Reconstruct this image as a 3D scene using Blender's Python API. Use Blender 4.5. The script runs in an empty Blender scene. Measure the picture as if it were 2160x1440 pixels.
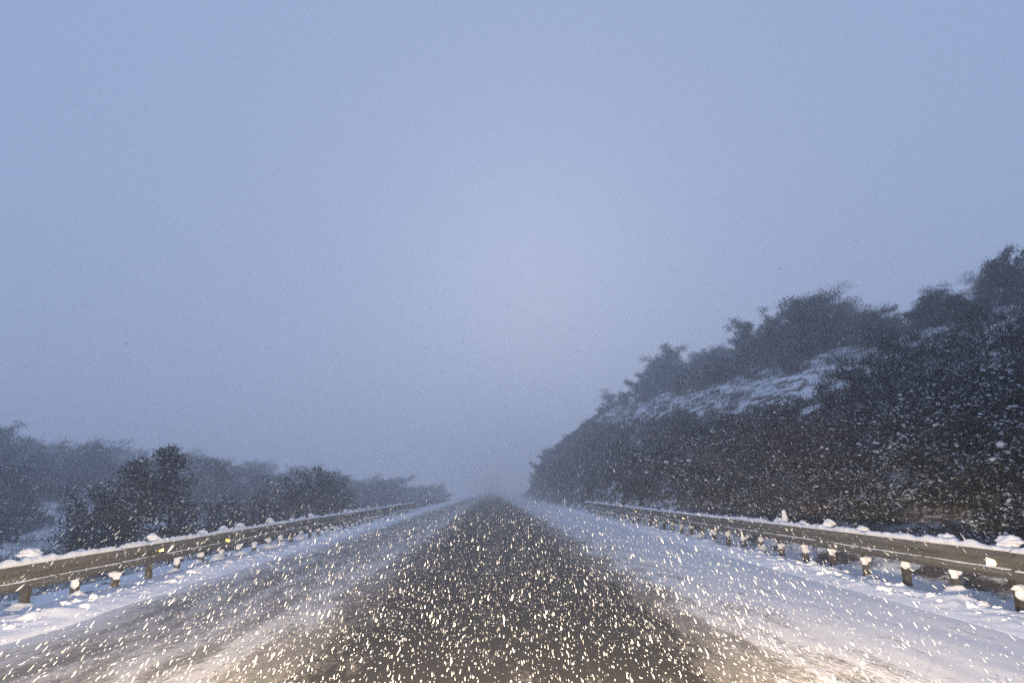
import bpy, math, random
import numpy as np
from mathutils import Matrix, Vector

random.seed(7)
RNG = np.random.default_rng(11)
S = bpy.context.scene
COL = S.collection

# ------------------------------------------------------------------ camera
CAM_Z = 1.70
cam_d = bpy.data.cameras.new("camera")
cam = bpy.data.objects.new("camera", cam_d)
COL.objects.link(cam)
S.camera = cam
cam_d.sensor_width = 36.0
cam_d.lens = 24.0
cam_d.clip_start = 0.05
cam_d.clip_end = 6000.0
yaw, pitch, roll = 0.034, 0.2150, 0.019
fwd = Vector((math.sin(yaw) * math.cos(pitch), math.cos(yaw) * math.cos(pitch), math.sin(pitch)))
q = fwd.to_track_quat('-Z', 'Y')
cam.matrix_world = Matrix.Translation((0, 0, CAM_Z)) @ q.to_matrix().to_4x4() @ Matrix.Rotation(-roll, 4, 'Z')

# ------------------------------------------------------------------ sky, sun, exposure
SUN_EL, SUN_AZ = math.radians(18.0), math.radians(4.0)     # sun low behind the cloud, ahead of the car
world = bpy.data.worlds.new("World")
S.world = world
world.use_nodes = True
wn, wl = world.node_tree.nodes, world.node_tree.links
wn.clear()
w_out = wn.new("ShaderNodeOutputWorld")
w_bg = wn.new("ShaderNodeBackground")
w_sky = wn.new("ShaderNodeTexSky")
w_sky.sky_type = 'NISHITA'
w_sky.sun_disc = False
w_sky.sun_elevation = SUN_EL
w_sky.sun_rotation = SUN_AZ
w_sky.dust_density = 2.0
w_sky.ozone_density = 3.0
w_bg.inputs["Strength"].default_value = 0.06
w_mix = wn.new("ShaderNodeMix")
w_mix.data_type = 'RGBA'
w_mix.inputs[0].default_value = 0.90                       # an even snow-cloud deck hides most of the clear sky
w_mix.inputs[7].default_value = (5.7, 7.35, 11.4, 1.0)
wl.new(w_sky.outputs["Color"], w_mix.inputs[6])
wl.new(w_mix.outputs[2], w_bg.inputs["Color"])
wl.new(w_bg.outputs["Background"], w_out.inputs["Surface"])

sun_d = bpy.data.lights.new("sun", 'SUN')
sun_d.energy = 0.13
sun_d.angle = math.radians(40)
sun_d.color = (0.82, 0.90, 1.0)
sun = bpy.data.objects.new("sun", sun_d)
COL.objects.link(sun)
sun.rotation_euler = (math.pi / 2 - SUN_EL, 0, math.pi - SUN_AZ)

# the two dipped headlamps of the car the photograph is taken from
for sx in (-0.72, 0.72):
    ld = bpy.data.lights.new("car_headlamp", 'SPOT')
    ld.energy = 7600.0
    ld.color = (1.0, 0.77, 0.50)
    ld.spot_size = math.radians(62)
    ld.spot_blend = 1.0
    ld.shadow_soft_size = 0.07
    lo = bpy.data.objects.new("car_headlamp", ld)
    COL.objects.link(lo)
    dirv = Vector((sx * 0.10, 1.0, -0.135))
    lo.matrix_world = (Matrix.Translation((sx, 1.9, 0.88)) @ dirv.to_track_quat('-Z', 'Y').to_matrix().to_4x4()
                       @ Matrix.Diagonal((2.4, 0.72, 1.0, 1.0)))

S.view_settings.view_transform = 'Standard'
S.view_settings.look = 'None'
S.view_settings.exposure = 0.0
S.view_settings.gamma = 1.0
S.view_settings.use_curve_mapping = False
S.render.filter_size = 1.8
cy = S.cycles
cy.max_bounces = 9
cy.diffuse_bounces = 3
cy.glossy_bounces = 3
cy.volume_bounces = 5
cy.transparent_max_bounces = 8
cy.use_denoising = False
cy.sample_clamp_indirect = 4.0
cy.caustics_reflective = False
cy.caustics_refractive = False

# ------------------------------------------------------------------ helpers
def mesh_np(name, verts, faces, mat=None, smooth=False, mat_idx=None):
    verts = np.ascontiguousarray(verts, dtype=np.float32)
    faces = np.ascontiguousarray(faces, dtype=np.int32)
    me = bpy.data.meshes.new(name)
    nf, k = faces.shape
    me.vertices.add(len(verts)); me.vertices.foreach_set("co", verts.ravel())
    me.loops.add(nf * k); me.loops.foreach_set("vertex_index", faces.ravel())
    me.polygons.add(nf)
    me.polygons.foreach_set("loop_start", np.arange(0, nf * k, k, dtype=np.int32))
    me.polygons.foreach_set("loop_total", np.full(nf, k, dtype=np.int32))
    me.polygons.foreach_set("use_smooth", np.full(nf, smooth, dtype=bool))
    if mat is not None:
        for m in (mat if isinstance(mat, (list, tuple)) else [mat]):
            me.materials.append(m)
    if mat_idx is not None:
        me.polygons.foreach_set("material_index", np.ascontiguousarray(mat_idx, dtype=np.int32))
    me.update(calc_edges=True)
    return me

def link(name, me, parent=None, loc=None):
    o = bpy.data.objects.new(name, me)
    COL.objects.link(o)
    if parent is not None:
        o.parent = parent
    if loc is not None:
        o.location = loc
    return o

def tag(o, label=None, cat=None, group=None, kind=None):
    if label: o["label"] = label
    if cat: o["category"] = cat
    if group: o["group"] = group
    if kind: o["kind"] = kind
    return o

def smooth(a, b, x):
    t = np.clip((x - a) / (b - a), 0, 1)
    return t * t * (3 - 2 * t)

def vnoise(x, y, seed=0):
    xi = np.floor(x).astype(np.int64); yi = np.floor(y).astype(np.int64)
    fx = x - xi; fy = y - yi
    fx = fx * fx * (3 - 2 * fx); fy = fy * fy * (3 - 2 * fy)
    def h(a, b):
        n = (a * 374761393 + b * 668265263 + seed * 1442695041) & 0xffffffff
        n = ((n ^ (n >> 13)) * 1274126177) & 0xffffffff
        return ((n ^ (n >> 16)) & 0xffff) / 65535.0
    a = h(xi, yi); b = h(xi + 1, yi); c = h(xi, yi + 1); d = h(xi + 1, yi + 1)
    return (a * (1 - fx) + b * fx) * (1 - fy) + (c * (1 - fx) + d * fx) * fy

def fbm(x, y, seed=0, octs=4):
    s = 0; amp = 0.5
    for o in range(octs):
        s = s + amp * vnoise(x * 2 ** o, y * 2 ** o, seed + o * 17)
        amp *= 0.5
    return s                                               # about 0..0.94, mean 0.47

def grid_mesh(name, xs, ys, zfun, mat, smooth_=True):
    X, Y = np.meshgrid(xs, ys)
    Z = zfun(X, Y)
    nx, ny = len(xs), len(ys)
    v = np.stack([X.ravel(), Y.ravel(), Z.ravel()], 1)
    i = np.arange(nx * ny).reshape(ny, nx)
    f = np.stack([i[:-1, :-1].ravel(), i[:-1, 1:].ravel(), i[1:, 1:].ravel(), i[1:, :-1].ravel()], 1)
    return mesh_np(name, v, f, mat, smooth_)

def ico(sub=1):
    t = (1 + 5 ** 0.5) / 2
    v = [(-1, t, 0), (1, t, 0), (-1, -t, 0), (1, -t, 0), (0, -1, t), (0, 1, t), (0, -1, -t), (0, 1, -t), (t, 0, -1), (t, 0, 1), (-t, 0, -1), (-t, 0, 1)]
    f = [(0, 11, 5), (0, 5, 1), (0, 1, 7), (0, 7, 10), (0, 10, 11), (1, 5, 9), (5, 11, 4), (11, 10, 2), (10, 7, 6), (7, 1, 8),
         (3, 9, 4), (3, 4, 2), (3, 2, 6), (3, 6, 8), (3, 8, 9), (4, 9, 5), (2, 4, 11), (6, 2, 10), (8, 6, 7), (9, 8, 1)]
    v = [np.array(p, float) / np.linalg.norm(p) for p in v]
    for _ in range(sub):
        cache = {}; nf = []
        def mid(a, b):
            k = (min(a, b), max(a, b))
            if k not in cache:
                m = v[a] + v[b]; v.append(m / np.linalg.norm(m)); cache[k] = len(v) - 1
            return cache[k]
        for a, b, c in f:
            x, y, z = mid(a, b), mid(b, c), mid(c, a)
            nf += [(a, x, z), (b, y, x), (c, z, y), (x, y, z)]
        f = nf
    return np.array(v), np.array(f)

ICO0, ICO1, ICO2 = ico(0), ico(1), ico(2)

# ------------------------------------------------------------------ materials
def new_mat(name):
    m = bpy.data.materials.new(name)
    m.use_nodes = True
    n, l = m.node_tree.nodes, m.node_tree.links
    return m, n, l, n["Principled BSDF"]

def noise_node(n, l, scale, coord=None, detail=4, rough=0.55, vec_scale=None):
    t = n.new("ShaderNodeTexNoise")
    t.inputs["Scale"].default_value = scale
    t.inputs["Detail"].default_value = detail
    t.inputs["Roughness"].default_value = rough
    if coord is not None:
        if vec_scale:
            mp = n.new("ShaderNodeMapping")
            mp.inputs["Scale"].default_value = vec_scale
            l.new(coord, mp.inputs["Vector"])
            l.new(mp.outputs[0], t.inputs["Vector"])
        else:
            l.new(coord, t.inputs["Vector"])
    return t

def ramp(n, l, src, stops, interp='LINEAR'):
    r = n.new("ShaderNodeValToRGB")
    r.color_ramp.interpolation = interp
    e = r.color_ramp.elements
    while len(e) < len(stops): e.new(0.5)
    for el, (p, c) in zip(e, stops):
        el.position = p
        el.color = (c, c, c, 1) if not isinstance(c, (tuple, list)) else (*c, 1)
    l.new(src, r.inputs[0])
    return r

def mixc(n, l, fac, a, b):
    m = n.new("ShaderNodeMix"); m.data_type = 'RGBA'
    if hasattr(fac, "links"): l.new(fac, m.inputs[0])
    else: m.inputs[0].default_value = fac
    for s, i in ((a, 6), (b, 7)):
        if hasattr(s, "links"): l.new(s, m.inputs[i])
        else: m.inputs[i].default_value = (*s, 1)
    return m.outputs[2]

def math_n(n, l, op, a, b=None, clamp=False):
    m = n.new("ShaderNodeMath"); m.operation = op; m.use_clamp = clamp
    for s, i in ((a, 0), (b, 1)):
        if s is None: continue
        if hasattr(s, "links"): l.new(s, m.inputs[i])
        else: m.inputs[i].default_value = s
    return m.outputs[0]

def bump(n, l, bsdf, h, strength, dist):
    b = n.new("ShaderNodeBump")
    b.inputs["Strength"].default_value = strength
    b.inputs["Distance"].default_value = dist
    l.new(h, b.inputs["Height"]); l.new(b.outputs[0], bsdf.inputs["Normal"])

SNOW = (0.80, 0.82, 0.86)

def mat_snow():
    m, n, l, p = new_mat("fresh_snow")
    g = n.new("ShaderNodeNewGeometry")
    t = noise_node(n, l, 5.0, g.outputs["Position"], 5)
    c = mixc(n, l, ramp(n, l, t.outputs[0], [(0.3, 0.0), (0.7, 1.0)]).outputs[0], (0.72, 0.74, 0.79), (0.86, 0.87, 0.90))
    l.new(c, p.inputs["Base Color"])
    p.inputs["Roughness"].default_value = 0.85
    t2 = noise_node(n, l, 30.0, g.outputs["Position"], 4)
    bump(n, l, p, t2.outputs[0], 0.5, 0.02)
    return m
M_SNOW = mat_snow()

def mat_flake():
    m, n, l, p = new_mat("snow_flake")
    n.remove(p)
    d = n.new("ShaderNodeBsdfDiffuse"); d.inputs["Color"].default_value = (0.85, 0.86, 0.88, 1)
    t = n.new("ShaderNodeBsdfTranslucent"); t.inputs["Color"].default_value = (0.93, 0.94, 0.96, 1)
    mx_ = n.new("ShaderNodeMixShader"); mx_.inputs[0].default_value = 0.5
    l.new(d.outputs[0], mx_.inputs[1]); l.new(t.outputs[0], mx_.inputs[2])
    tr = n.new("ShaderNodeBsdfTransparent")                # loose crystals let half the light straight through
    m2 = n.new("ShaderNodeMixShader"); m2.inputs[0].default_value = 0.45
    l.new(mx_.outputs[0], m2.inputs[1]); l.new(tr.outputs[0], m2.inputs[2])
    l.new(m2.outputs[0], n["Material Output"].inputs["Surface"])
    return m
M_FLAKE = mat_flake()

def mat_road():
    m, n, l, p = new_mat("snowy_asphalt")
    tc = n.new("ShaderNodeTexCoord")
    sep = n.new("ShaderNodeSeparateXYZ")
    l.new(tc.outputs["Object"], sep.inputs[0])
    # how much snow the traffic has left across the width of the road
    wav = noise_node(n, l, 1.0, tc.outputs["Object"], 3, vec_scale=(0.25, 0.06, 0))
    xx = math_n(n, l, 'ADD', sep.outputs[0], math_n(n, l, 'MULTIPLY', math_n(n, l, 'SUBTRACT', wav.outputs[0], 0.5), 0.9))
    t = math_n(n, l, 'MULTIPLY', math_n(n, l, 'ADD', xx, 8.0), 1 / 16.0)
    def q(x): return (x + 8) / 16
    cov = ramp(n, l, t, [(q(-7.5), 1.0), (q(-5.9), 0.92), (q(-5.2), 0.70), (q(-4.3), 0.64), (q(-3.4), 0.71), (q(-2.6), 0.76), (q(-1.9), 0.36),
                         (q(-1.1), 0.06), (q(-0.2), 0.17), (q(0.5), 0.17), (q(1.2), 0.04), (q(1.9), 0.24), (q(2.9), 0.74), (q(4.2), 0.92), (q(6.0), 1.0)])
    # grain of the slush, drawn out along the lanes
    a = noise_node(n, l, 1.0, tc.outputs["Object"], 6, 0.62, vec_scale=(2.6, 0.55, 1))
    b = noise_node(n, l, 1.0, tc.outputs["Object"], 4, 0.6, vec_scale=(22, 7, 1))
    g = math_n(n, l, 'ADD', math_n(n, l, 'MULTIPLY', a.outputs[0], 0.65), math_n(n, l, 'MULTIPLY', b.outputs[0], 0.35))
    d = math_n(n, l, 'SUBTRACT', math_n(n, l, 'ADD', cov.outputs[0], 0.02), math_n(n, l, 'SUBTRACT', math_n(n, l, 'MULTIPLY', g, 1.7), 0.35))
    fac = ramp(n, l, math_n(n, l, 'ADD', d, 0.5), [(0.22, 0.0), (0.50, 0.45), (0.88, 1.0)], 'EASE').outputs[0]
    agg = noise_node(n, l, 60.0, tc.outputs["Object"], 4)
    asp = mixc(n, l, agg.outputs[0], (0.008, 0.007, 0.006), (0.026, 0.023, 0.020))
    slush = mixc(n, l, a.outputs[0], (0.27, 0.25, 0.23), (0.50, 0.475, 0.45))
    s2 = mixc(n, l, ramp(n, l, fac, [(0.55, 0.0), (1.0, 1.0)]).outputs[0], slush, ramp(n, l, t, [(q(-5.9), (0.70, 0.70, 0.72)), (q(-5.2), (0.50, 0.485, 0.47)), (q(-3.2), (0.56, 0.54, 0.52)), (q(2.6), (0.62, 0.61, 0.61)), (q(4.5), (0.70, 0.70, 0.72))]).outputs[0])
    c = mixc(n, l, fac, asp, s2)
    l.new(c, p.inputs["Base Color"])
    l.new(ramp(n, l, fac, [(0.0, 0.62), (0.5, 0.8), (1.0, 0.85)]).outputs[0], p.inputs["Roughness"])
    hh = math_n(n, l, 'ADD', fac, math_n(n, l, 'MULTIPLY', agg.outputs[0], 0.35))
    p.inputs["Specular IOR Level"].default_value = 0.22
    bump(n, l, p, hh, 0.6, 0.02)
    return m
M_ROAD = mat_road()

def mat_ground():
    m, n, l, p = new_mat("snowy_hillside")
    g = n.new("ShaderNodeNewGeometry")
    sep = n.new("ShaderNodeSeparateXYZ"); l.new(g.outputs["Normal"], sep.inputs[0])
    t = noise_node(n, l, 1.4, g.outputs["Position"], 7, 0.7, vec_scale=(1, 0.3, 1))
    s = math_n(n, l, 'ADD', math_n(n, l, 'MULTIPLY', sep.outputs[2], 0.95), math_n(n, l, 'MULTIPLY', math_n(n, l, 'SUBTRACT', t.outputs[0], 0.5), 3.0))
    fac = ramp(n, l, s, [(0.56, 0.0), (0.86, 1.0)]).outputs[0]
    e = noise_node(n, l, 3.0, g.outputs["Position"], 5, vec_scale=(1, 0.5, 1))
    earth = mixc(n, l, e.outputs[0], (0.035, 0.028, 0.022), (0.105, 0.085, 0.068))
    l.new(mixc(n, l, fac, earth, SNOW), p.inputs["Base Color"])
    p.inputs["Roughness"].default_value = 0.9
    bump(n, l, p, e.outputs[0], 0.8, 0.15)
    return m
M_GROUND = mat_ground()

def mat_foliage(name, c0, c1, snow_lo=0.50, snow_amt=0.85):
    m, n, l, p = new_mat(name)
    g = n.new("ShaderNodeNewGeometry")
    oi = n.new("ShaderNodeObjectInfo")
    t = noise_node(n, l, 0.9, g.outputs["Position"], 4)
    base = mixc(n, l, t.outputs[0], c0, c1)
    hs = n.new("ShaderNodeHueSaturation")
    l.new(base, hs.inputs["Color"])
    l.new(math_n(n, l, 'ADD', math_n(n, l, 'MULTIPLY', oi.outputs["Random"], 0.7), 0.65), hs.inputs["Value"])
    sep = n.new("ShaderNodeSeparateXYZ"); l.new(g.outputs["Normal"], sep.inputs[0])
    t2 = noise_node(n, l, 1.6, g.outputs["Position"], 3)
    s = math_n(n, l, 'ADD', sep.outputs[2], math_n(n, l, 'MULTIPLY', math_n(n, l, 'SUBTRACT', t2.outputs[0], 0.5), 1.3))
    fac = math_n(n, l, 'MULTIPLY', ramp(n, l, s, [(snow_lo, 0.0), (snow_lo + 0.35, 1.0)]).outputs[0], snow_amt)
    l.new(mixc(n, l, fac, hs.outputs[0], SNOW), p.inputs["Base Color"])
    p.inputs["Roughness"].default_value = 0.8
    p.inputs["Specular IOR Level"].default_value = 0.2
    return m
M_EVER = mat_foliage("evergreen_foliage", (0.016, 0.017, 0.011), (0.042, 0.040, 0.025), 0.48, 0.8)
M_TWIG = mat_foliage("bare_twigs", (0.045, 0.034, 0.028), (0.10, 0.078, 0.066), 0.36, 0.85)
M_DRY = mat_foliage("dry_leaves", (0.042, 0.028, 0.019), (0.085, 0.058, 0.040), 0.55, 0.75)

def mat_bark():
    m, n, l, p = new_mat("bark")
    g = n.new("ShaderNodeNewGeometry")
    t = noise_node(n, l, 9.0, g.outputs["Position"], 5, vec_scale=(1, 1, 0.3))
    l.new(mixc(n, l, t.outputs[0], (0.028, 0.022, 0.018), (0.10, 0.085, 0.072)), p.inputs["Base Color"])
    p.inputs["Roughness"].default_value = 0.9
    return m
M_BARK = mat_bark()

def mat_steel(name, c0, c1, metal):
    m, n, l, p = new_mat(name)
    g = n.new("ShaderNodeNewGeometry")
    t = noise_node(n, l, 2.2, g.outputs["Position"], 6, 0.65, vec_scale=(1, 0.35, 2.5))
    t2 = noise_node(n, l, 24.0, g.outputs["Position"], 4)
    f = math_n(n, l, 'ADD', math_n(n, l, 'MULTIPLY', t.outputs[0], 0.7), math_n(n, l, 'MULTIPLY', t2.outputs[0], 0.3))
    l.new(mixc(n, l, ramp(n, l, f, [(0.35, 0.0), (0.65, 1.0)]).outputs[0], c0, c1), p.inputs["Base Color"])
    p.inputs["Metallic"].default_value = metal
    l.new(ramp(n, l, t2.outputs[0], [(0.3, 0.45), (0.7, 0.7)]).outputs[0], p.inputs["Roughness"])
    return m
M_BEAM = mat_steel("grimy_galvanised_steel", (0.085, 0.078, 0.055), (0.19, 0.175, 0.135), 0.2)
M_POST = mat_steel("dark_galvanised_post", (0.045, 0.038, 0.030), (0.12, 0.105, 0.085), 0.3)
M_BOLT = mat_steel("bolt_steel", (0.2, 0.19, 0.17), (0.32, 0.31, 0.29), 0.7)

def mat_plain(name, c, rough=0.6, metal=0.0):
    m, n, l, p = new_mat(name)
    g = n.new("ShaderNodeNewGeometry")
    t = noise_node(n, l, 14.0, g.outputs["Position"], 4)
    l.new(mixc(n, l, t.outputs[0], tuple(v * 0.8 for v in c), c), p.inputs["Base Color"])
    p.inputs["Roughness"].default_value = rough
    p.inputs["Metallic"].default_value = metal
    return m
M_REFL_Y = mat_plain("yellow_reflector", (1.0, 0.72, 0.12), 0.40, 1.0)
M_REFL_W = mat_plain("white_reflector", (1.0, 0.90, 0.62), 0.40, 1.0)
M_HOUSING = mat_plain("reflector_housing", (0.12, 0.11, 0.10), 0.6)
M_STONE = mat_plain("pale_painted_concrete", (0.72, 0.69, 0.60), 0.85)

# ------------------------------------------------------------------ the place: ground, road, snow banks
def bench_z(y):
    return 2.9 + 0.086 * np.clip(y, -20, 100)

def terrain(x, y):
    x = np.asarray(x, float); y = np.asarray(y, float)
    hb = bench_z(y)
    n1 = fbm(x * 0.12, y * 0.12, 3, 3) - 0.44
    n2 = fbm(x * 0.4, y * 0.4, 9, 2) - 0.38
    # right: cut slope, bench, upper slope, plateau
    up = np.interp(x, [8.6, 15.5], [0.0, 1.0])
    z = hb * up + np.interp(x, [15.5, 18.0, 31.0, 60.0, 140.0, 700.0], [0.0, 1.75, 5.6, 9.0, 11.0, 11.0])
    z = z + (n1 * 1.6 + n2 * 0.9) * smooth(9.0, 12.0, x) * (1 - 0.75 * smooth(14.2, 15.5, x) * (1 - smooth(18, 20, x)))
    endf = 1 - smooth(165, 250, y) * 0.85
    zr = -0.28 * (1 - smooth(8.2, 9.0, x)) + z * endf * (x > 8.5)
    # left: a shallow dip, then a low rising hill
    a = -x
    zl = np.interp(a, [8.2, 10.0, 13.0, 22.0, 40.0, 75.0, 130.0, 300.0, 700.0], [0.0, -0.35, -1.2, -1.2, 1.6, 6.2, 12.0, 18.0, 20.0])
    zl = zl + (n1 * 3.0 * smooth(22, 60, a) + n2 * 0.5) * smooth(9.0, 14.0, a)
    zl = -0.28 * (1 - smooth(8.2, 9.4, a)) + zl
    return np.where(x > 0, zr, zl)

xs = np.concatenate([-np.geomspace(600, 60, 24), -np.linspace(57, 8.6, 70), np.linspace(-8.4, -7.2, 5), np.linspace(7.2, 8.4, 5), np.linspace(8.6, 40, 90), np.geomspace(41, 600, 36)])
ys = np.concatenate([np.linspace(-60, 4, 18), np.linspace(5, 60, 140), np.linspace(60.8, 180, 130), np.geomspace(183, 640, 34)])
g = link("ground", grid_mesh("ground", xs, ys, terrain, M_GROUND))
tag(g, kind="structure")

def road_z(x, y):
    n = fbm(x * 1.6, y * 0.35, 21) - 0.47
    cov = np.interp(x, [-7.9, -5.9, -5.2, -4.3, -3.2, -2.5, -1.8, 2.0, 3.0, 4.2, 6.0, 7.9], [.06, .05, .016, .014, .022, .026, .0, .0, .026, .042, .04, -.05])
    crown = -0.0009 * x * x
    return crown + cov * (1 + 0.9 * n) + 0.02 * (fbm(x * 3, y * 0.5, 33) - 0.47) * (cov > 0.01)
xs = np.concatenate([np.linspace(-7.4, -2, 100), np.linspace(-1.95, 2.4, 40), np.linspace(2.45, 7.4, 95)])
ys = np.concatenate([[-40, -20, -5, 0], np.linspace(2.0, 30, 330), np.linspace(30.3, 120, 200), np.geomspace(122, 620, 40)])
r = link("road", grid_mesh("road", xs, ys, road_z, M_ROAD))
tag(r, kind="structure")

RAIL_X = 7.30
def bank_fun(side, seed):
    def f(x, y):
        a = np.abs(x)
        if side > 0:
            prof = np.interp(a, [5.45, 5.85, 6.2, 6.65, 7.1, 7.4, 8.0], [-0.10, 0.015, 0.065, 0.05, -0.07, -0.13, -0.55])
        else:
            prof = np.interp(a, [5.55, 5.9, 6.25, 6.6, 7.05, 7.4, 8.0], [-0.10, 0.03, 0.085, 0.085, 0.0, -0.08, -0.50])
        lum = np.clip(fbm(x * 2.6, y * 1.6, seed) - 0.44, 0, 1) * 0.24 * (1 - 0.6 * smooth(6.6, 7.1, a))
        lum2 = (fbm(x * 7.0, y * 5.0, seed + 5) - 0.47) * 0.08
        big = (fbm(x * 0.6, y * 0.35, seed + 9) - 0.47) * 0.16
        edge = smooth(5.7, 6.5, a) * (1 - smooth(7.3, 7.8, a))
        return prof + (lum + lum2 + big) * edge + (fbm(x * 1.2, y * 0.6, seed + 2) - 0.47) * 0.07 * (1 - smooth(5.55, 6.3, a))
    return f
for side, seed, nm, lab in ((-1, 41, "snow_bank", "low ploughed snow bank along the foot of the left guardrail"),
                            (1, 57, "snow_bank", "bright lumpy snow bank along the foot of the right guardrail")):
    xs = np.linspace(5.55, 8.0, 54) * side
    if side < 0: xs = xs[::-1]
    ys = np.concatenate([np.linspace(2.5, 30, 520), np.linspace(30.1, 80, 340), np.linspace(80.5, 200, 120)])
    b = link(nm, grid_mesh(nm, xs, ys, bank_fun(side, seed), M_SNOW))
    tag(b, lab, "snow bank", kind="stuff")

# loose clods of ploughed snow on the banks and crumbs on the lanes
def lumps(cent, size, base, jitter, squash=0.7, stretch=None):
    v0, f0 = base
    n, k = len(cent), len(v0)
    v = np.repeat(v0[None], n, 0) * (1 + jitter * (RNG.random((n, k, 1)) - 0.5))
    sc = size[:, None, None] * np.array([1, 1, squash])[None, None] * (1 + 0.4 * (RNG.random((n, 1, 3)) - 0.5))
    if stretch is not None: sc = sc * stretch
    v = v * sc
    ang = RNG.random(n) * 6.283
    c, s = np.cos(ang)[:, None], np.sin(ang)[:, None]
    if stretch is None:
        v = np.stack([v[..., 0] * c - v[..., 1] * s, v[..., 0] * s + v[..., 1] * c, v[..., 2]], -1)
    v = v + cent[:, None]
    f = (f0[None] + (np.arange(n) * k)[:, None, None]).reshape(-1, 3)
    return v.reshape(-1, 3), f
def clods():
    C = []; Z = []
    for side, seed in ((-1, 41), (1, 57)):
        n = 700
        y = 4 + 76 * RNG.random(n) ** 1.7
        x = side * (6.5 + 0.27 * RNG.standard_normal(n).clip(-2.6, 2.4))
        z = bank_fun(side, seed)(x, y)
        C.append(np.stack([x, y, z], 1))
        Z.append(0.018 + 0.075 * RNG.random(n) ** 4)
    C = np.concatenate(C); Z = np.concatenate(Z)
    return lumps(C, Z, ICO1, 0.75, 0.6)
v, f = clods()
o = link("snow_clods", mesh_np("snow_clods", v, f, M_SNOW, False))
tag(o, "loose snow clods thrown onto both roadside snow banks by the plough", "snow", kind="stuff")

def crumbs():
    n = 7000
    y = 4.5 + 50 * RNG.random(n) ** 1.6
    x = np.where(RNG.random(n) < 0.72, RNG.uniform(-2.2, 3.1, n), RNG.uniform(-5.8, -2.0, n))
    z = road_z(x, y) + 0.004
    return lumps(np.stack([x, y, z], 1), 0.004 + 0.009 * RNG.random(n) ** 3, ICO0, 0.5, 0.6, np.array([1.0, 4.0, 0.8]))
v, f = crumbs()
o = link("snow_crumbs", mesh_np("snow_crumbs", v, f, M_SNOW, False))
tag(o, "crumbs of snow scattered over the dark wheel tracks of the road", "snow", kind="stuff")

# ------------------------------------------------------------------ guardrails
PITCH = 1.333
BEAM_H, BEAM_Z = 0.40, 0.355
def w_profile():
    # (outwards from the posts towards the road, height) of a deep W beam
    pts = [(0.000, 0.000), (0.004, 0.018), (0.060, 0.042), (0.080, 0.060), (0.082, 0.085), (0.070, 0.103), (0.012, 0.130), (0.006, 0.155),
           (0.012, 0.180), (0.070, 0.207), (0.082, 0.225), (0.080, 0.250), (0.060, 0.268), (0.004, 0.292), (0.000, 0.310)]
    return np.array(pts) * np.array([1.15, BEAM_H / 0.31])
def beam_mesh():
    p = w_profile(); L = 4 * PITCH / 1.333
    L = 3 * PITCH
    t = 0.004
    ysx = [-0.06, L + 0.06]
    V = []; F = []
    n = len(p)
    for yy, flare in ((-0.06, 0.004), (L * 0.5, 0.0), (L + 0.06, -0.001)):
        for (a, b) in p: V.append((a + flare + t, yy, b))
        for (a, b) in p: V.append((a + flare, yy, b))
    m = 2 * n
    for s in range(2):
        for i in range(n - 1):
            q0 = s * m + i
            F.append((q0, q0 + 1, q0 + 1 + m, q0 + m))
            q1 = q0 + n
            F.append((q1, q1 + m, q1 + 1 + m, q1 + 1))
        F.append((s * m + n - 1, s * m + 2 * n - 1, s * m + m + 2 * n - 1, s * m + m + n - 1))
        F.append((s * m, s * m + m, s * m + m + n, s * m + n))
    return mesh_np("beam", V, F, M_BEAM, True)
BEAM = beam_mesh()
def prism(poly, z0, z1):
    n = len(poly)
    V = [(a, b, z0) for a, b in poly] + [(a, b, z1) for a, b in poly]
    F = [(i, (i + 1) % n, n + (i + 1) % n, n + i) for i in range(n)]
    return V, F
def post_mesh():
    # C-section post, open to the oncoming traffic
    t = 0.006; w, d = 0.055, 0.11
    poly = [(-d, -w), (0, -w), (0, -w + 0.025), (-t, -w + 0.025), (-t, -w + t), (-d + t, -w + t), (-d + t, w - t), (-t, w - t), (-t, w - 0.025), (0, w - 0.025), (0, w), (-d, w)]
    V, F = prism(poly, -0.35, 0.70)
    # top closed with quads over the section walls
    n = len(poly)
    F += [(n + 0, n + 1, n + 4, n + 5), (n + 1, n + 2, n + 3, n + 4), (n + 0, n + 5, n + 6, n + 11), (n + 6, n + 7, n + 10, n + 11), (n + 7, n + 8, n + 9, n + 10)]
    return mesh_np("post", V, F, M_POST)
POST = post_mesh()
def box(x0, x1, y0, y1, z0, z1):
    V = [(x, y, z) for z in (z0, z1) for y in (y0, y1) for x in (x0, x1)]
    F = [(0, 2, 3, 1), (4, 5, 7, 6), (0, 1, 5, 4), (2, 6, 7, 3), (0, 4, 6, 2), (1, 3, 7, 5)]
    return V, F
SPACER = mesh_np("spacer", *box(0.0, 0.105, -0.04, 0.04, 0.46, 0.66), M_POST)
def bolt_mesh():
    V = [(0.124, 0, 0.605)]; F = []
    ring = []
    for k in range(6):
        a = k * math.pi / 3
        V.append((0.122, 0.017 * math.cos(a), 0.605 + 0.017 * math.sin(a)))
    for k in range(6):
        a = k * math.pi / 3
        V.append((0.110, 0.019 * math.cos(a), 0.605 + 0.019 * math.sin(a)))
    for k in range(6):
        j = (k + 1) % 6
        F.append((0, 1 + k, 1 + j, 0)); F.append((1 + k, 7 + k, 7 + j, 1 + j))
    tri = []
    for f_ in F:
        if f_[0] == f_[3]: tri.append(f_[:3])
        else: tri += [(f_[0], f_[1], f_[2]), (f_[0], f_[2], f_[3])]
    return mesh_np("bolt", V, tri, M_BOLT)
BOLT = bolt_mesh()

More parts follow.
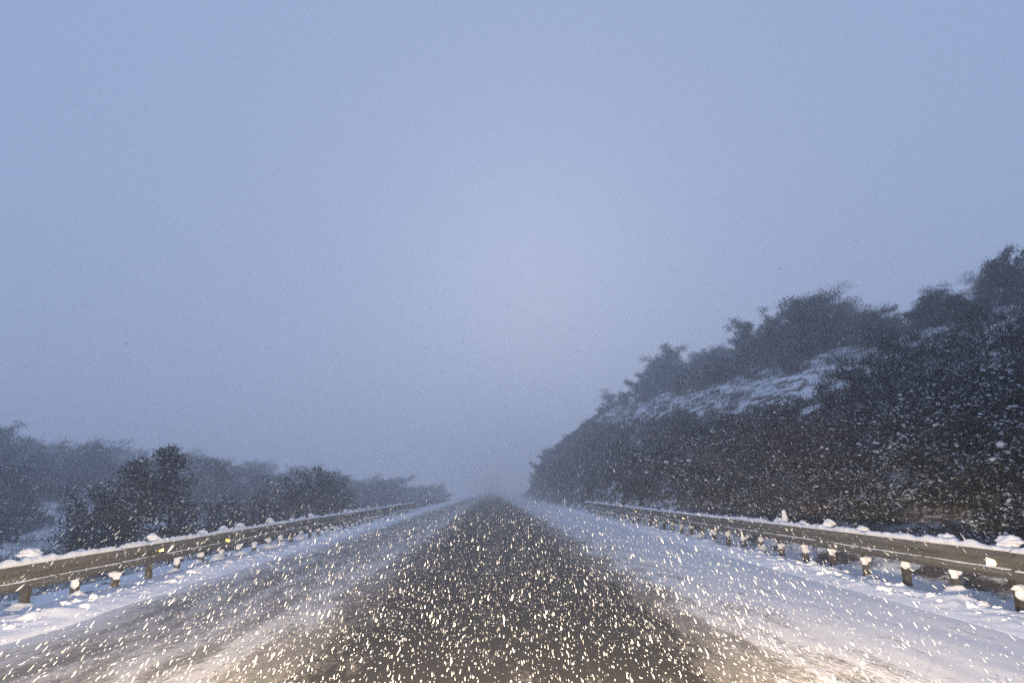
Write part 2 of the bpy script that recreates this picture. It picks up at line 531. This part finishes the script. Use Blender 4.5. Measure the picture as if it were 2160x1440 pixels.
def snow_strip_mesh(seed, L, w=0.13, h=0.085, name="snow_strip"):
    # a rounded line of snow lying on the rail, uneven along its length
    ny = int(L / 0.045); nr = 7
    yy = np.linspace(0, L, ny)
    hh = h * (0.45 + 1.1 * fbm(yy * 1.7, yy * 0 + seed, seed)) * np.clip(np.minimum(1, np.minimum(yy + .02, L - yy + .02) / 0.04), .2, 1)
    hh *= 0.75 + 0.5 * vnoise(yy * 9, yy * 0, seed + 3)
    ww = w * (0.8 + 0.45 * fbm(yy * 3, yy * 0 + 5, seed + 7))
    off = 0.02 * (fbm(yy * 2, yy * 0 + 9, seed + 1) - 0.47)
    A = np.linspace(0, math.pi, nr)
    X = ww[:, None] * 0.5 * np.cos(A)[None] + off[:, None]
    Z = hh[:, None] * np.sin(A)[None] ** 0.8 - 0.012
    V = np.stack([X, np.repeat(yy[:, None], nr, 1), Z], -1).reshape(-1, 3)
    i = np.arange(ny * nr).reshape(ny, nr)
    F = np.stack([i[:-1, :-1].ravel(), i[1:, :-1].ravel(), i[1:, 1:].ravel(), i[:-1, 1:].ravel()], 1)
    ends = np.stack([i[:-1, 0], i[:-1, -1], i[1:, -1], i[1:, 0]], 1)
    return mesh_np(name, V, np.concatenate([F, ends]), M_SNOW, True)
STRIPS = [snow_strip_mesh(s, 3 * PITCH) for s in range(5)]
LEDGES = [snow_strip_mesh(20 + s, 3 * PITCH, 0.05, 0.014, "snow_ledge") for s in range(4)]

def blob(name, parts, base=ICO2, rough=0.16, seed=0):
    V = []; F = []; o_ = 0
    rg = np.random.default_rng(seed)
    for (cx, cy_, cz, rx, ry, rz) in parts:
        v, f_ = base
        ph = rg.random(3) * 10
        d = 1 + rough * (np.sin(v[:, 0] * 5 + ph[0]) * np.sin(v[:, 1] * 4 + ph[1]) + np.sin(v[:, 2] * 6 + ph[2]) * 0.6) + 0.08 * (rg.random(len(v)) - 0.5)
        w = v * d[:, None] * np.array([rx, ry, rz]) + np.array([cx, cy_, cz])
        V.append(w); F.append(f_ + o_); o_ += len(v)
    return mesh_np(name, np.concatenate(V), np.concatenate(F), M_SNOW, True)
# caps of snow drawn out by the wind over the post tops, clumps stuck to the posts, heaps at their feet
CAPS = [blob("snow_cap", [(-0.05, 0.0, 0.74, 0.085, 0.20, 0.065), (-0.05, 0.03, 0.775, 0.05, 0.09, 0.035), (-0.01, 0.0, 0.70, 0.11, 0.13, 0.07)], seed=1),
        blob("snow_cap", [(-0.06, 0.02, 0.74, 0.09, 0.24, 0.06), (-0.04, -0.02, 0.775, 0.05, 0.11, 0.04), (-0.01, 0.0, 0.70, 0.11, 0.13, 0.07)], seed=2),
        blob("snow_cap", [(-0.05, -0.03, 0.735, 0.085, 0.17, 0.065), (-0.05, 0.02, 0.77, 0.045, 0.10, 0.045), (-0.01, 0.0, 0.70, 0.11, 0.13, 0.07)], seed=3)]
CLUMPS = [blob("snow_clump", [(-0.04, -0.055, 0.30, 0.10, 0.06, 0.085), (-0.04, -0.06, 0.36, 0.07, 0.05, 0.05)], seed=4),
          blob("snow_clump", [(-0.04, -0.055, 0.31, 0.115, 0.06, 0.065), (-0.01, -0.06, 0.24, 0.06, 0.05, 0.04)], seed=5),
          blob("snow_clump", [(-0.04, -0.055, 0.26, 0.07, 0.055, 0.13), (-0.02, -0.06, 0.33, 0.10, 0.05, 0.05)], seed=6)]
HEAPS = [blob("snow_heap", [(0.0, -0.10, 0.07, 0.17, 0.20, 0.13), (0.06, -0.16, 0.05, 0.12, 0.13, 0.09)], seed=7),
         blob("snow_heap", [(0.02, -0.06, 0.06, 0.20, 0.22, 0.10), (-0.05, -0.08, 0.12, 0.10, 0.10, 0.10)], seed=8),
         blob("snow_heap", [(-0.02, -0.12, 0.06, 0.15, 0.16, 0.17)], seed=9)]

def reflector_mesh(mat):
    # trapezoid plate on a bent bracket, its face towards the oncoming car (-Y)
    V = [(-0.055, 0, -0.035), (0.055, 0, -0.035), (0.048, 0, 0.042), (-0.048, 0, 0.042),
         (-0.055, 0.014, -0.035), (0.055, 0.014, -0.035), (0.048, 0.014, 0.042), (-0.048, 0.014, 0.042)]
    F = [(0, 1, 2, 3), (5, 4, 7, 6), (0, 4, 5, 1), (1, 5, 6, 2), (2, 6, 7, 3), (3, 7, 4, 0)]
    return mesh_np("reflector", V, F, [mat, M_HOUSING], mat_idx=[0, 1, 1, 1, 1, 1])

def guardrail(side, label, y0, y1, refl, refl_mat, seed, drop=0.0):
    rg = random.Random(seed)
    root = bpy.data.objects.new("guardrail", None)
    COL.objects.link(root)
    root.location = (side * RAIL_X, 0, 0)
    tag(root, label, "guardrail")
    mir = -side                                    # local +X looks at the road
    def put(name, me, y, z=0.0, x=0.0, sc=(1, 1, 1), rz=0.0, ry=0.0):
        o = link(name, me, root)
        o.location = (x * mir, y, z)
        o.scale = (mir * sc[0], sc[1], sc[2])
        o.rotation_euler = (0, ry, rz)
        return o
    L = 3 * PITCH
    k = 0
    y = y0
    while y < y1:
        dz = 0.012 * math.sin(y * 0.21 + seed) + rg.uniform(-0.004, 0.004)
        put("beam", BEAM, y, BEAM_Z + dz, 0.105)
        put("snow_strip", STRIPS[k % 5], y, 0.752 + dz, 0.115)
        if y < 60:
            put("snow_ledge", LEDGES[k % 4], y, BEAM_Z + dz + 0.150, 0.165, (1, 1, 1), ry=mir * 0.5)
        y += L; k += 1
    y = y0 + 0.25; i = 0
    while y < min(y1, 112):
        far = y > 55
        lean = rg.uniform(-0.02, 0.02)
        put("post", POST, y, 0.0, 0.0, ry=lean)
        if not far:
            put("spacer", SPACER, y); put("bolt", BOLT, y, -0.05, 0.0)
        if rg.random() < 0.93:
            put("snow_cap", CAPS[rg.randrange(3)], y + rg.uniform(-.05, .05), rg.uniform(0.0, 0.035), 0, (1, rg.uniform(.8, 1.3), rg.uniform(.9, 1.2)))
        if rg.random() < 0.85:
            put("snow_clump", CLUMPS[rg.randrange(3)], y, rg.uniform(-.05, .04) - drop * 0.3, 0, (rg.uniform(.75, 1.15), 1, rg.uniform(.7, 1.15)))
        if rg.random() < 0.72:
            put("snow_heap", HEAPS[rg.randrange(3)], y, rg.uniform(-.05, .02) - drop, rg.uniform(-.10, .10), (rg.uniform(.7, 1.5), rg.uniform(.8, 1.6), rg.uniform(.45, 1.1)), rg.uniform(-.6, .6))
        y += PITCH; i += 1
    rm = reflector_mesh(refl_mat)
    for (ry_, rz_, s) in refl:
        o = put("reflector", rm, ry_, rz_, 0.16, (s, 1, s))
        d = Vector((0, 0.4, 1.25)) - Vector((side * (RAIL_X - 0.16), ry_, rz_))
        o.scale = (s, 1, s * 1.2)
        o.rotation_euler = (math.atan2(d.z, math.hypot(d.x, d.y)) * -1.0, 0, math.atan2(d.y, d.x) + math.pi / 2)
    return root

guardrail(-1, "steel W-beam guardrail on the left verge with two yellow reflectors", -2.0, 65, [(15.6, 0.60, 0.85), (19.4, 0.52, 0.8), (50.0, 0.60, 0.9)], M_REFL_Y, 3)
guardrail(1, "steel W-beam guardrail below the wooded cut slope with whitish reflectors", -2.4, 52, [(10.0, 0.58, 1.15), (26.0, 0.60, 0.8), (34.5, 0.6, 0.8), (50.0, 0.62, 0.9)], M_REFL_W, 5, 0.09)

# a snow-plastered delineator that sticks up from the right rail
d_root = bpy.data.objects.new("delineator_post", None); COL.objects.link(d_root)
d_root.location = (RAIL_X + 0.02, 17.4, 0.70)
tag(d_root, "short delineator plastered with snow standing up from the right guardrail", "delineator")
link("plate", mesh_np("plate", *box(-0.045, 0.045, 0.0, 0.016, 0.0, 0.34), M_HOUSING), d_root)
link("bracket", mesh_np("bracket", *box(-0.06, 0.06, -0.02, 0.05, -0.03, 0.0), M_POST), d_root)
link("snow_coat", blob("snow_coat", [(0, -0.03, 0.20, 0.065, 0.05, 0.19), (0.02, 0.0, 0.05, 0.11, 0.14, 0.06), (0, 0.0, 0.35, 0.06, 0.045, 0.05)], seed=12), d_root)

# pale marker on the bench
m_root = bpy.data.objects.new("marker_stone", None); COL.objects.link(m_root)
mx, my = 17.4, 83.0
m_root.location = (mx, my, float(terrain(mx, my)) - 0.1)
tag(m_root, "small pale marker stone on the snowy bench beneath the ridge trees", "marker stone")
link("shaft", mesh_np("shaft", *box(-0.36, 0.36, -0.2, 0.2, 0.0, 1.25), M_STONE), m_root)
link("foot", mesh_np("foot", *box(-0.46, 0.46, -0.3, 0.3, -0.3, 0.14), M_STONE), m_root)
link("snow_cap", blob("snow_cap", [(0, 0, 1.26, 0.42, 0.26, 0.12)], seed=14), m_root)

# ------------------------------------------------------------------ trees
def tube(V, F, p0, p1, r0, r1, n=5):
    p0 = np.array(p0, float); p1 = np.array(p1, float)
    d = p1 - p0; d /= max(1e-6, np.linalg.norm(d))
    a = np.cross(d, [0.3, 0.9, 0.2]); a /= np.linalg.norm(a); b = np.cross(d, a)
    o_ = len(V)
    for (p, r_) in ((p0, r0), (p1, r1)):
        for k in range(n):
            t = 2 * math.pi * k / n
            V.append(p + r_ * (a * math.cos(t) + b * math.sin(t)))
    for k in range(n):
        j = (k + 1) % n
        F.append((o_ + k, o_ + j, o_ + n + j)); F.append((o_ + k, o_ + n + j, o_ + n + k))

def tree_proto(kind, seed):
    """kind: scrub (bare, twiggy), oak (dry leaves), evergreen (round), conifer (tall and loose)."""
    rg = np.random.default_rng(seed)
    H = {"scrub": 4.0, "oak": 4.6, "evergreen": 4.2, "conifer": 5.2}[kind]
    R = {"scrub": 1.9, "oak": 2.0, "evergreen": 1.9, "conifer": 1.55}[kind]
    V = []; F = []
    tips = []
    if kind == "conifer":
        top = np.array([rg.normal(0, .25), rg.normal(0, .2), H * 0.97])
        tube(V, F, (0, 0, -0.4), top * 0.5, 0.13, 0.08, 6); tube(V, F, top * 0.5, top, 0.08, 0.015, 5)
        for k in range(34):
            h = 0.10 + 0.86 * (k + rg.random()) / 34
            a = k * 2.4 + rg.normal(0, .4)
            rr = R * (1.05 - h) ** 0.75 * rg.uniform(0.55, 1.15) + 0.12
            c0 = top * h; c1 = c0 + np.array([math.cos(a) * rr, math.sin(a) * rr, 0.12 * rr + rg.normal(0, .1)])
            tube(V, F, c0, c1, 0.03, 0.008, 4)
            tips += [(c1, 0.38), ((c0 + c1) / 2, 0.40)]
    else:
        nst = int(rg.integers(2, 5))
        for s in range(nst):
            a = rg.random() * 6.28
            base = np.array([math.cos(a), math.sin(a), 0]) * 0.15
            p = base + np.array([0, 0, -0.4]); d = np.array([math.cos(a) * 0.35, math.sin(a) * 0.35, 1.0])
            r_ = 0.11
            for seg in range(3):
                q_ = p + d * H * 0.24 * rg.uniform(0.8, 1.2)
                tube(V, F, p, q_, r_, r_ * 0.72, 6)
                for b in range(4):
                    aa = rg.random() * 6.28
                    out = np.array([math.cos(aa), math.sin(aa), rg.uniform(0.15, 0.9)])
                    e = q_ + out * R * rg.uniform(0.35, 0.75)
                    tube(V, F, q_, e, r_ * 0.5, 0.012, 4)
                    tips.append((e, 0.55)); tips.append(((q_ + e) / 2, 0.45))
                p = q_; r_ *= 0.72
                d = d + rg.normal(0, 0.22, 3); d[2] = abs(d[2])
            tips.append((p, 0.6))
        for k in range(10):                      # skirt down to the ground
            a = rg.random() * 6.28; rr = R * rg.uniform(0.4, 1.0)
            tips.append((np.array([math.cos(a) * rr, math.sin(a) * rr, rg.uniform(0.3, 1.1)]), 0.5))
    trunk = mesh_np("trunk_" + kind, np.array(V), np.array(F), M_BARK, True)
    C = np.array([t[0] for t in tips]); RR = np.array([t[1] for t in tips])
    if kind == "scrub":
        per, ln, wd = 170, 0.24, 0.018
    elif kind == "oak":
        per, ln, wd = 125, 0.12, 0.070
    else:
        per, ln, wd = 150, 0.125, 0.060
    n = len(C) * per
    ci = np.repeat(np.arange(len(C)), per)
    dr = rg.normal(size=(n, 3)); dr /= np.linalg.norm(dr, axis=1)[:, None]
    rad = RR[ci] * rg.random(n) ** 0.5 * rg.uniform(0.6, 1.25, n)
    P = C[ci] + dr * rad[:, None] * np.array([1, 1, 0.75])
    if kind == "scrub":                          # twigs fan up and outwards
        ax = dr + np.array([0, 0, 0.8]) + rg.normal(0, .35, (n, 3))
    else:
        ax = rg.normal(size=(n, 3)) + dr * 0.5
    ax /= np.linalg.norm(ax, axis=1)[:, None]
    sd = np.cross(ax, rg.normal(size=(n, 3))); sd /= np.linalg.norm(sd, axis=1)[:, None]
    l_ = ln * rg.uniform(0.55, 1.35, n)[:, None]; w_ = wd * rg.uniform(0.6, 1.4, n)[:, None]
    v = np.stack([P - sd * w_ * 0.5, P + ax * l_ * 0.5 - sd * w_ * 0.55, P + ax * l_, P + ax * l_ * 0.45 + sd * w_ * 0.55], 1)
    keep = P[:, 2] > 0.02
    v = v[keep]; n = len(v)
    f = np.arange(n * 4).reshape(n, 4)
    crown = mesh_np("crown_" + kind, v.reshape(-1, 3), f, {"scrub": M_TWIG, "oak": M_DRY}.get(kind, M_EVER))
    # small pads of snow caught on the clumps
    m = int(len(C) * 0.7)
    idx = rg.choice(len(C), m, replace=False)
    cc = C[idx] + np.stack([rg.normal(0, .18, m), rg.normal(0, .18, m), RR[idx] * 0.55], 1)
    v0, f0 = ICO1
    s1 = 0.025 + 0.075 * rg.random(m) ** 2.5
    sz = np.stack([s1 * rg.uniform(.7, 1.3, m), s1 * rg.uniform(.7, 1.3, m), s1 * rg.uniform(.45, .85, m)], 1)
    sv = v0[None] * (1 + 0.7 * (rg.random((m, len(v0), 1)) - 0.5)) * sz[:, None] + cc[:, None]
    sf = (f0[None] + (np.arange(m) * len(v0))[:, None, None]).reshape(-1, 3)
    snow = mesh_np("snow_" + kind, sv.reshape(-1, 3), sf, M_SNOW, True)
    return trunk, crown, snow

PROTO = {k: [tree_proto(k, s) for s in seeds] for k, seeds in
         {"scrub": (1, 2, 3, 4), "oak": (5, 6, 7), "evergreen": (8, 9, 10), "conifer": (11, 12)}.items()}
KIND_NAME = {"scrub": "bare_tree", "oak": "oak_tree", "evergreen": "evergreen_tree", "conifer": "conifer_tree"}

def plant(kind, x, y, h, label, group=None, v=None, wide=1.0, z=None):
    t, c, s = PROTO[kind][v if v is not None else random.randrange(len(PROTO[kind]))]
    H = {"scrub": 4.0, "oak": 4.6, "evergreen": 4.2, "conifer": 5.2}[kind]
    root = bpy.data.objects.new(KIND_NAME[kind], None)
    COL.objects.link(root)
    root.location = (x, y, float(terrain(x, y)) - 0.05 if z is None else z)
    k = h / H
    root.scale = (k * wide, k * wide, k)
    root.rotation_euler = (random.uniform(-.06, .06), random.uniform(-.06, .06), random.random() * 6.28)
    tag(root, label, "tree", group)
    link("trunk", t, root); cr = link("crown", c, root); tag(link("snow_dusting", s, cr), kind="stuff")
    return root

# -- trees one can single out
plant("conifer", -14.3, 28.0, 4.5, "tallest dark conifer, just behind the left guardrail", wide=1.15, v=0)
plant("conifer", -13.2, 29.8, 5.2, "slim dark conifer top leaning beside the tallest left conifer", wide=0.9, v=1)
plant("evergreen", -15.4, 27.0, 3.4, "dark bushy evergreen on the left shoulder of the tallest conifer", wide=1.0, v=0)
plant("evergreen", -12.6, 33.5, 3.0, "low dark evergreen right beside the leaning left conifer", wide=1.1, v=1)
plant("oak", -13.0, 38.0, 3.2, "brownish bush between the two dark evergreen clumps behind the left guardrail", v=0)
plant("evergreen", -13.6, 45.5, 4.4, "round dark evergreen in the second clump behind the left guardrail", v=2, wide=1.0)
plant("evergreen", -12.4, 48.5, 4.6, "twin dark evergreen closing the second clump towards the road's far end", v=0, wide=1.0)
plant("scrub", -12.2, 42.5, 3.2, "bare brown shrub in front of the second evergreen clump", v=1)
plant("evergreen", -12.9, 63.0, 5.0, "lone dark tuft-topped tree right of the second evergreen clump", v=1, wide=0.8)
plant("evergreen", -17.0, 24.5, 1.9, "low dark bush at the left picture edge behind the guardrail", v=2, wide=1.2)
plant("evergreen", -30.0, 44.0, 4.6, "dark tree at the left picture edge in front of the misty wood", v=1, wide=1.2)
plant("scrub", -26.5, 40.0, 3.4, "bare shrub right of the dark tree at the left picture edge", v=3, wide=1.3)
plant("evergreen", 26.5, 59.5, 5.6, "lone pale round-topped tree standing clear on the ridge skyline", v=2, wide=0.85)
plant("evergreen", 25.0, 90.0, 6.2, "dark rounded tree on the skyline above the marker stone", v=0, wide=1.15)
plant("evergreen", 24.4, 104.0, 5.0, "smaller dark skyline tree left of the rounded one above the marker stone", v=1)
plant("scrub", 22.0, 118.0, 4.4, "small grey tree lowest on the skyline above the road's end", v=0)

# -- the thickets
def scatter(n, xr, yr, mind, ok, seed, ypow=1.0):
    rg = random.Random(seed); pts = []; tries = 0
    while len(pts) < n and tries < n * 80:
        tries += 1
        x = rg.uniform(*xr); y = yr[0] + (yr[1] - yr[0]) * rg.random() ** ypow
        if not ok(x, y): continue
        md = mind * (0.7 + 0.006 * y)
        if all((x - a) ** 2 + (y - b) ** 2 > md * md for a, b in pts): pts.append((x, y))
    return pts
rg = random.Random(5)
LOOK = {"evergreen": "dark evergreen", "scrub": "bare snow-dusted", "oak": "brown-leaved"}
pending = []
slope_spots = scatter(150, (9.3, 16.5), (9, 158), 1.22, lambda x, y: x < 14.6 or y < 26, 1, 1.55)
slope_spots += scatter(10, (9.2, 13.5), (12, 34), 0.9, lambda x, y: all((x - a) ** 2 + (y - b) ** 2 > 0.8 for a, b in slope_spots), 8, 1.0)
for (x, y) in slope_spots:
    hb = float(bench_z(y))
    lim = 1.7 + (hb - 1.7) * x / 15.5 - float(terrain(x, y)) + rg.uniform(0.1, 1.0)
    if 13.0 < x and y < 27: lim += 1.2
    h = min(rg.choice([rg.uniform(1.2, 2.0), rg.uniform(2.2, 3.6)]) + 0.008 * y, lim)
    if h < 0.7 or (x > 11.5 and abs(x / y - 0.212) < 0.014): continue
    k = rg.choices(["evergreen", "scrub", "oak"], [0.58, 0.27, 0.15])[0]
    if k == "scrub" and y < 30 and rg.random() < 0.75: k = "evergreen"
    row = "at the cut slope's foot" if x < 11 else "halfway up the cut slope" if x < 13 else "just under the snowy band"
    sec = "near right picture edge" if y < 19 else "behind the delineator" if y < 32 else "midway along the rail" if y < 58 else "below the marker stone" if y < 100 else "at the misty far end"
    pending.append((k, x, y, h, LOOK[k] + " shrub " + row + ", " + sec, "thicket on the cut slope", rg.uniform(1.0, 1.35)))
for (x, y) in scatter(105, (19.0, 46), (24, 160), 2.4, lambda x, y: x / y < 0.95 and x < 23 + y * 0.35, 2, 1.05):
    k = rg.choices(["evergreen", "scrub", "oak"], [0.46, 0.26, 0.28])[0]
    row = "in the ridge wood's front" if x < 26 else "in the ridge wood's middle" if x < 34 else "in the ridge wood's back"
    sec = "near right picture edge" if x / y > 0.6 else "above broad dark shrubs" if x / y > 0.42 else "near lone skyline tree" if x / y > 0.3 else "towards marker stone"
    edge_k = 0.68 if x / y > 0.56 else 1.18 if 0.33 < x / y < 0.54 else 1.0
    pending.append((k, x, y, edge_k * rg.uniform(3.0, 4.5) if x > 23.5 else rg.uniform(2.2, 3.2) if x > 21 else rg.uniform(1.3, 2.2), LOOK[k] + " tree " + row + ", " + sec, "wood above the snowy band", rg.uniform(0.95, 1.25)))
for (x, y) in scatter(105, (-150, -17), (62, 215), 4.6, lambda x, y: -x / y < 0.82 and not (x > -24 and y < 80), 3, 0.95):
    k = rg.choices(["evergreen", "scrub", "oak"], [0.3, 0.5, 0.2])[0]
    row = "front rank" if y < 105 else "middle rank" if y < 155 else "rear rank"
    sec = "by left picture edge" if -x / y > 0.6 else "above the tallest conifer" if -x / y > 0.42 else "above second evergreen clump" if -x / y > 0.25 else "at its road end"
    pending.append((k, x, y, rg.uniform(4.4, 6.6), LOOK[k] + " tree in the misty wood's " + row + ", " + sec, "misty wood on the left", rg.uniform(1.0, 1.3)))
for (x, y) in scatter(34, (-46, -13.5), (92, 235), 3.6, lambda x, y: 0.055 < -x / y < 0.26, 4, 0.8):
    k = rg.choices(["evergreen", "scrub", "oak"], [0.3, 0.5, 0.2])[0]
    sec = "by the road" if -x / y < 0.11 else "midway" if -x / y < 0.17 else "far from road"
    row = "nearer side" if y < 150 else "farther side"
    pending.append((k, x, y, rg.uniform(3.6, 5.6), LOOK[k] + " tree in the hazy ridge tail, " + row + ", " + sec, "hazy tail of the left ridge", rg.uniform(1.0, 1.3)))
by_label = {}
for p_ in pending: by_label.setdefault(p_[4], []).append(p_)
ORD = ["leftmost", "second from left", "third from left", "fourth from left", "fifth from left", "sixth from left", "seventh from left", "eighth from left", "ninth from left", "tenth from left", "eleventh from left", "twelfth from left", "thirteenth from left"]
for lab, items in by_label.items():
    items.sort(key=lambda t: t[1] / t[2])
    for i_, (k, x, y, h, _, grp, wide) in enumerate(items):
        plant(k, x, y, h, lab if len(items) == 1 else lab + ", " + (ORD[i_] if i_ < len(ORD) else "further right"), grp, wide=wide)

# -- brush between the trees: too fine to count
def brush(n, xr, yr, ok, seed, hmin, hmax, ypow=1.0):
    rg2 = np.random.default_rng(seed)
    x = rg2.uniform(xr[0], xr[1], n); y = yr[0] + (yr[1] - yr[0]) * rg2.random(n) ** ypow
    kp = ok(x, y); x = x[kp]; y = y[kp]; n = len(x)
    z = terrain(x, y)
    per = 40
    h = rg2.uniform(hmin, hmax, n)
    ci = np.repeat(np.arange(n), per); N = n * per
    a = rg2.random(N) * 6.283; lean = rg2.uniform(0.1, 0.9, N)
    ax = np.stack([np.cos(a) * lean, np.sin(a) * lean, np.ones(N)], 1); ax /= np.linalg.norm(ax, axis=1)[:, None]
    P = np.stack([x[ci], y[ci], z[ci] - 0.05], 1) + np.stack([rg2.normal(0, .30, N), rg2.normal(0, .30, N), rg2.random(N) * h[ci] * 0.5], 1)
    l_ = (h[ci] * rg2.uniform(0.4, 1.0, N))[:, None]; w_ = rg2.uniform(0.008, 0.032, N)[:, None] * (0.7 + y[ci] / 60)[:, None]
    sd = np.cross(ax, rg2.normal(size=(N, 3))); sd /= np.linalg.norm(sd, axis=1)[:, None]
    v = np.stack([P - sd * w_ * .5, P + sd * w_ * .5, P + ax * l_], 1)
    return v.reshape(-1, 3), np.arange(N * 3).reshape(N, 3)
v, f = brush(3800, (8.9, 36), (8, 165), lambda x, y: (x / y < 1.05) & ((x < 15.0) | (x > 18.3) | (np.random.default_rng(3).random(len(x)) < 0.6) | (y < 27)), 31, 0.3, 0.85, 1.3)
tag(link("undergrowth", mesh_np("undergrowth", v, f, M_TWIG)), "low bare brush covering the right hillside between the trees", "brush", kind="stuff")
v, f = brush(3200, (-95, -9.5), (14, 170), lambda x, y: (-x / y < 0.95), 32, 0.5, 1.3, 1.0)
tag(link("undergrowth", mesh_np("undergrowth", v, f, M_TWIG)), "low bare brush covering the left hillside between the trees", "brush", kind="stuff")

# ------------------------------------------------------------------ falling snow: wind-driven needle flakes
def flakes():
    cents = []; sizes = []
    def add(n, xr, yr, zr, s0, s1, ypow=1.0, zpow=1.0):
        x = RNG.uniform(xr[0], xr[1], n)
        y = yr[0] + (yr[1] - yr[0]) * RNG.random(n) ** ypow
        z = zr[0] + (zr[1] - zr[0]) * RNG.random(n) ** zpow
        cents.append(np.stack([x, y, z], 1)); sizes.append(s0 + (s1 - s0) * RNG.random(n) ** 2.2)
    add(14000, (-3.4, 3.4), (4.0, 18), (0.04, 1.45), 0.0012, 0.0038, 1.0, 1.3)
    add(6000, (-6.4, 6.4), (4.0, 17), (0.04, 1.45), 0.0013, 0.0040, 1.0, 1.3)
    add(1800, (-4.5, 4.5), (4.5, 16), (0.05, 1.5), 0.0035, 0.0062, 1.0, 1.3)
    add(8000, (-5.0, 5.0), (14, 42), (0.05, 2.8), 0.0020, 0.0055, 1.0, 1.1)
    add(8000, (-13, 13), (5.5, 34), (0.1, 5.5), 0.0018, 0.0055, 1.0, 1.0)
    add(3600, (-8, 10), (10, 36), (1.2, 6.5), 0.0045, 0.0090, 1.0, 1.4)
    C = np.concatenate(cents); Z = np.concatenate(sizes)
    v0, f0 = ICO0
    n, k = len(C), len(v0)
    v = np.repeat(v0[None], n, 0) * (1 + 0.6 * (RNG.random((n, k, 1)) - 0.5))
    asp = RNG.uniform(4.0, 9.5, n)
    v = v * np.stack([Z * RNG.uniform(.7, 1.2, n), Z * asp, Z * RNG.uniform(.7, 1.2, n)], 1)[:, None]
    d = np.array([0.0, -0.88, -0.47]) + RNG.normal(0, 0.08, (n, 3)); d /= np.linalg.norm(d, axis=1)[:, None]
    e1 = np.cross(d, np.array([1.0, 0.1, 0.2])); e1 /= np.linalg.norm(e1, axis=1)[:, None]
    e2 = np.cross(d, e1)
    w = v[..., 0:1] * e1[:, None] + v[..., 1:2] * d[:, None] + v[..., 2:3] * e2[:, None] + C[:, None]
    f = (f0[None] + (np.arange(n) * k)[:, None, None]).reshape(-1, 3)
    return w.reshape(-1, 3), f
v, f = flakes()
tag(link("falling_snow", mesh_np("falling_snow", v, f, M_FLAKE, True)), "wind-driven snowflakes filling the air over the road", "snow", kind="stuff")

# ------------------------------------------------------------------ the air
hm = bpy.data.materials.new("snow_haze"); hm.use_nodes = True
n, l = hm.node_tree.nodes, hm.node_tree.links
n.clear()
out = n.new("ShaderNodeOutputMaterial"); pv = n.new("ShaderNodeVolumePrincipled")
pv.inputs["Color"].default_value = (0.985, 0.99, 1.0, 1)
pv.inputs["Density"].default_value = 0.0060
pv.inputs["Anisotropy"].default_value = 0.65
l.new(pv.outputs["Volume"], out.inputs["Volume"])
V, F = box(-640, 640, -90, 660, -8, 46)
hz = link("haze", mesh_np("haze", V, F, hm))
tag(hz, "pale blue snow haze filling the valley air", "haze", kind="stuff")
